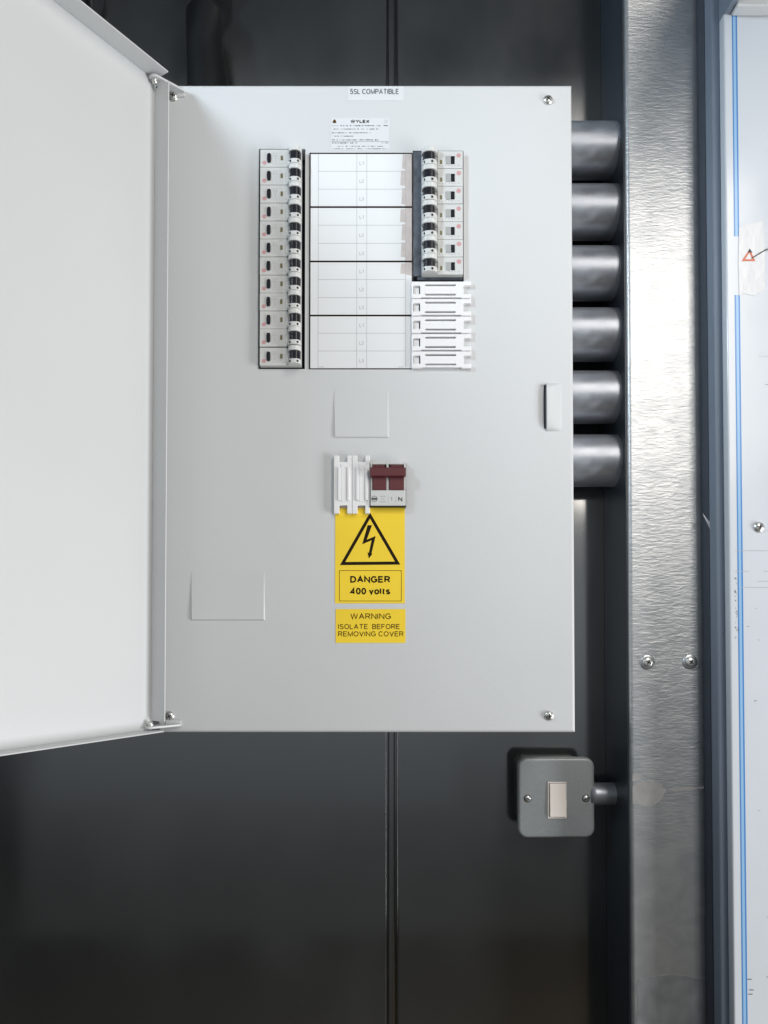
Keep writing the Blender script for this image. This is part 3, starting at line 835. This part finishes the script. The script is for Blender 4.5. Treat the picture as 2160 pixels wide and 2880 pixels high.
for px, py, an in ((1484, 2246, 20), (1648, 2245.5, -30)):
    c = P(px, py, YS); b = MB()
    b.lathe((c.x, YS+0.0001, c.z), [(0.0044, 0), (0.0043, 0.0003), (0.0036, 0.0003)], 'recess', seg=24)
    b.lathe((c.x, YS-0.0001, c.z), [(0.0037, 0), (0.0035, 0.0007), (0.0024, 0.0013), (0, 0.0016)], 'screw', seg=24)
    q = Matrix.Rotation(math.radians(an), 4, 'Y')
    pts = [q @ Vector((s1*0.0033, 0, s2*0.00045)) for s1, s2 in ((-1,-1), (1,-1), (1,1), (-1,1))]
    b.prism([(c.x+p.x, c.z+p.z) for p in pts], YS-0.0016, YS-0.0019, 'recess')
    b.build('screw', sw)
x0, x1, z0, z1 = R(1540, 2199, 1593, 2302, YS)
b = MB(); b.prism(rrect(x0, x1, z0, z1, 0.0008, 3), YS-0.0010, YS+0.0005, 'cream', 0.0003); b.build('rocker_surround', sw)
x0, x1, z0, z1 = R(1545, 2203, 1590, 2296, YS)
b = MB(); b.box(x0-0.0004, x1+0.0004, YS-0.00115, YS-0.0008, z0-0.0004, z1+0.0004, 'recess')
bb = bmesh.new(); bmesh.ops.create_cube(bb, size=1.0, matrix=Matrix.Translation(((x0+x1)/2, YS-0.0012, (z0+z1)/2)) @ Matrix.Diagonal((x1-x0, 0.004, z1-z0, 1)))
bmesh.ops.rotate(bb, verts=bb.verts[:], cent=((x0+x1)/2, YS, (z0+z1)/2), matrix=Matrix.Rotation(math.radians(-1.6), 3, 'X'))
bmesh.ops.bevel(bb, geom=bb.edges[:], offset=0.0005, segments=2, profile=0.5, affect='EDGES')
b.add(bb, 'cream'); b.build('rocker', sw)

YW = -0.030
c = P(1700, 2233, YW); b = MB()
b.tube([(sx1-0.004 + 0.006*i, YW, c.z) for i in range(10)], 0.0128, 'conduit', 32)
tag(b.build('conduit'), 'slim short grey conduit from the light switch into the steel post', 'conduit')

# ------------------------------------------------------------------ black cables above the board
b = MB()
pts = [P(575, -420, -0.034), P(574, -250, -0.034), P(572, -80, -0.034), P(572, 40, -0.034), P(576, 140, -0.036), P(582, 200, -0.040), P(586, 260, -0.045), P(588, 330, -0.05), P(588, 470, -0.055)]
b.tube(pts, [0.019, 0.019, 0.0195, 0.020, 0.021, 0.0225, 0.0235, 0.0235, 0.0235], 'rubber', 28)
tag(b.build('cable'), 'thick black cable dropping behind the top of the board', 'cable')
b = MB()
b.tube([P(256, -300, -0.02), P(262, -120, -0.02), P(258, -30, -0.02), P(250, 20, -0.02), P(246, 60, -0.02), P(250, 160, -0.02), P(262, 320, -0.02)], 0.0045, 'rubber', 16)
tag(b.build('cable'), 'thin black cable hanging behind the top edge of the open door', 'cable')

# ------------------------------------------------------------------ cabinet on the right
YG = -0.130
GX0 = X(2050, YG); GX1 = GX0 + 0.50
cab = thing('equipment_cabinet', (GX0+0.25, 0, 0.35), 'white metal cabinet in blue striped protective film at the right edge', 'cabinet')
TRX0, TRX1 = X(1997, -0.108), X(2020, -0.108)
FX0 = X(2015, -0.118)
zt_ = Z(35, YG)
b = MB(); b.box(FX0, GX1, -0.118, -0.001, 0.352, 3.3, 'framepaint', 0.0025, 3); b.build('frame', cab)
b = MB(); b.mi('trim'); rows = []
n = 700; a1 = a2 = 0.0
for i in range(n+1):
    zz = 0.352 + 2.94*i/n
    a1 = a1*0.9 + random.uniform(-0.00022, 0.00022); a2 = a2*0.9 + random.uniform(-0.00003, 0.00003)
    x0 = X(1992, -0.100) + a1; y0 = -0.1005 + a2; x1 = FX0-0.0004
    rows.append([b.bm.verts.new(p) for p in ((x0, -0.06, zz), (x0, y0+0.003, zz), (x0+0.0012, y0, zz), ((x0+x1)/2, y0-0.0012, zz), (x1-0.001, y0, zz), (x1, y0+0.003, zz))])
for u, v in zip(rows, rows[1:]):
    for k in range(5):
        f = b.bm.faces.new((u[k], u[k+1], v[k+1], v[k])); f.smooth = True
b.build('edge_seal', cab)
b = MB()
b.box(GX0, GX1-0.002, YG, -0.1185, 0.36, zt_, 'cabinet', 0.0015, 3)
b.face([(X(p, YG, 700), YG-0.0007, Z(q, YG)) for p, q in ((2112, 726), (2150, 703), (2190, 690), (2190, 692.5), (2151, 706), (2113, 728.5))], 'recess')
rr = random.Random(11)
for (p0, p1, q) in ((2066, 2165, 1549), (2064, 2104, 1607), (2146, 2200, 1607), (2076, 2165, 1652), (2138, 2170, 1002), (2130, 2160, 1635), (2146, 2175, 2755)):
    b.box(X(p0, YG), X(p1, YG), YG-0.0002, YG-0.00013, Z(q+0.6, YG), Z(q-0.6, YG), 'paleink')
for k in range(26):
    p, q = rr.uniform(2062, 2072), rr.uniform(1615, 1800)
    b.face([(X(p+a, YG), YG-0.0002, Z(q+c_, YG)) for a, c_ in ((0, 0), (rr.uniform(1, 4), rr.uniform(-3, 0)), (rr.uniform(2, 5), rr.uniform(1, 4)))], 'greyink')
for k in range(11):
    p, q = rr.uniform(2095, 2160), rr.uniform(120, 2850); a = rr.uniform(-1, 1)
    b.face([(X(p+a_, YG), YG-0.0002, Z(q+c_, YG)) for a_, c_ in ((0, 0), (rr.uniform(3, 9), 3*a), (rr.uniform(4, 10), 3*a+1.4), (0.6, 1.0))], 'greyink')
for (p, q) in ((2088, 2754), (2090, 2796), (2093, 2784)):
    b.box(X(p, YG), X(p+12, YG), YG-0.0002, YG-0.00013, Z(q+1.2, YG), Z(q-1.2, YG), 'greyink')
panel = b.build('front_panel', cab)
def strip(mb, p0, p1, q0, q1, m, dy=0.00012, Y=YG, lean=0.0):
    pm = 1440
    mb.box(X(p0, Y, pm), X(p1, Y, pm), Y-dy, Y+0.0001, Z(q1, Y), Z(q0, Y), m)
b = MB()
for p0, p1, m in ((2072.5, 2076, 'blue'), (2076, 2083, 'paleblue'), (2083, 2087.5, 'blue')):
    b.box(X(p0, YG), X(p1, YG), YG-0.00012, YG-0.00002, Z(665, YG), zt_-0.001, m)
    b.box(X(p0, YG), X(p1, YG), YG-0.00012, YG-0.00002, 0.37, Z(830, YG), m)
b.build('film_stripe', panel)
b = MB()
pts = [(2079, 640), (2100, 632), (2146, 622), (2150, 700), (2149, 815), (2120, 832), (2090, 826), (2078, 832), (2076, 740)]
b.prism([(X(p, YG, 700), Z(q, YG)) for p, q in pts], YG-0.0004, YG-0.00015, 'film')
b.build('torn_film', panel)
b = MB(); yt = YG-0.0006
tri = [(2108, 701), (2085, 735), (2123, 735)]; cx, cy = 2105.5, 724
inn = [(cx+(p-cx)*0.55, cy+(q-cy)*0.55) for p, q in tri]
for i in range(3):
    j = (i+1) % 3
    b.face([(X(p, YG, 700), yt, Z(q, YG)) for p, q in (tri[i], tri[j], inn[j], inn[i])], 'orange')
b.face([(X(p, YG, 700), yt-0.00005, Z(q, YG)) for p, q in ((2108, 700), (2101, 711), (2115, 711))], 'recess')
b.build('triangle_sticker', panel)
pan_screw(2134, 1483, YG, 'rivet', cab, r=0.0056, ang=10)
# turned-out top edge with a bolt under it
HX0 = X(2066, YG-0.008, 40)
b = MB()
b.box(HX0, GX1, -0.42, YG-0.014, zt_+0.004, zt_+0.007, 'powder', 0.0008)
b.box(HX0, GX1, YG-0.014, YG-0.0004, zt_-0.0045, zt_+0.0065, 'powder', 0.0015, 3)
b.box(X(2035, YG, 40), HX0-0.0005, -0.42, -0.1185, zt_-0.002, zt_+0.12, 'framepaint', 0.001)
hood = b.build('top_flange', cab)
c = P(2126, 26, -0.165)
b = MB(); b.lathe((c.x, -0.168, zt_+0.0041), [(0.0085, 0), (0.0085, 0.001), (0.0065, 0.0012), (0.0062, 0.004), (0.004, 0.0056), (0, 0.006)], 'screw', axis=(0,0,-1)); b.build('bolt', hood)
# scrap of film caught in the seal
b = MB(); Y = -0.102
for tri in (((1976, 1444), (1990, 1462), (1998, 1470), (2008, 1500), (1996, 1488), (1984, 1462)), ((2000, 1462), (2008, 1452), (2010, 1466), (2004, 1468))):
    b.prism([(X(p, Y, 1470), Z(q, Y)) for p, q in tri], Y-0.0006, Y-0.0003, 'film')
b.build('film_scrap', cab)
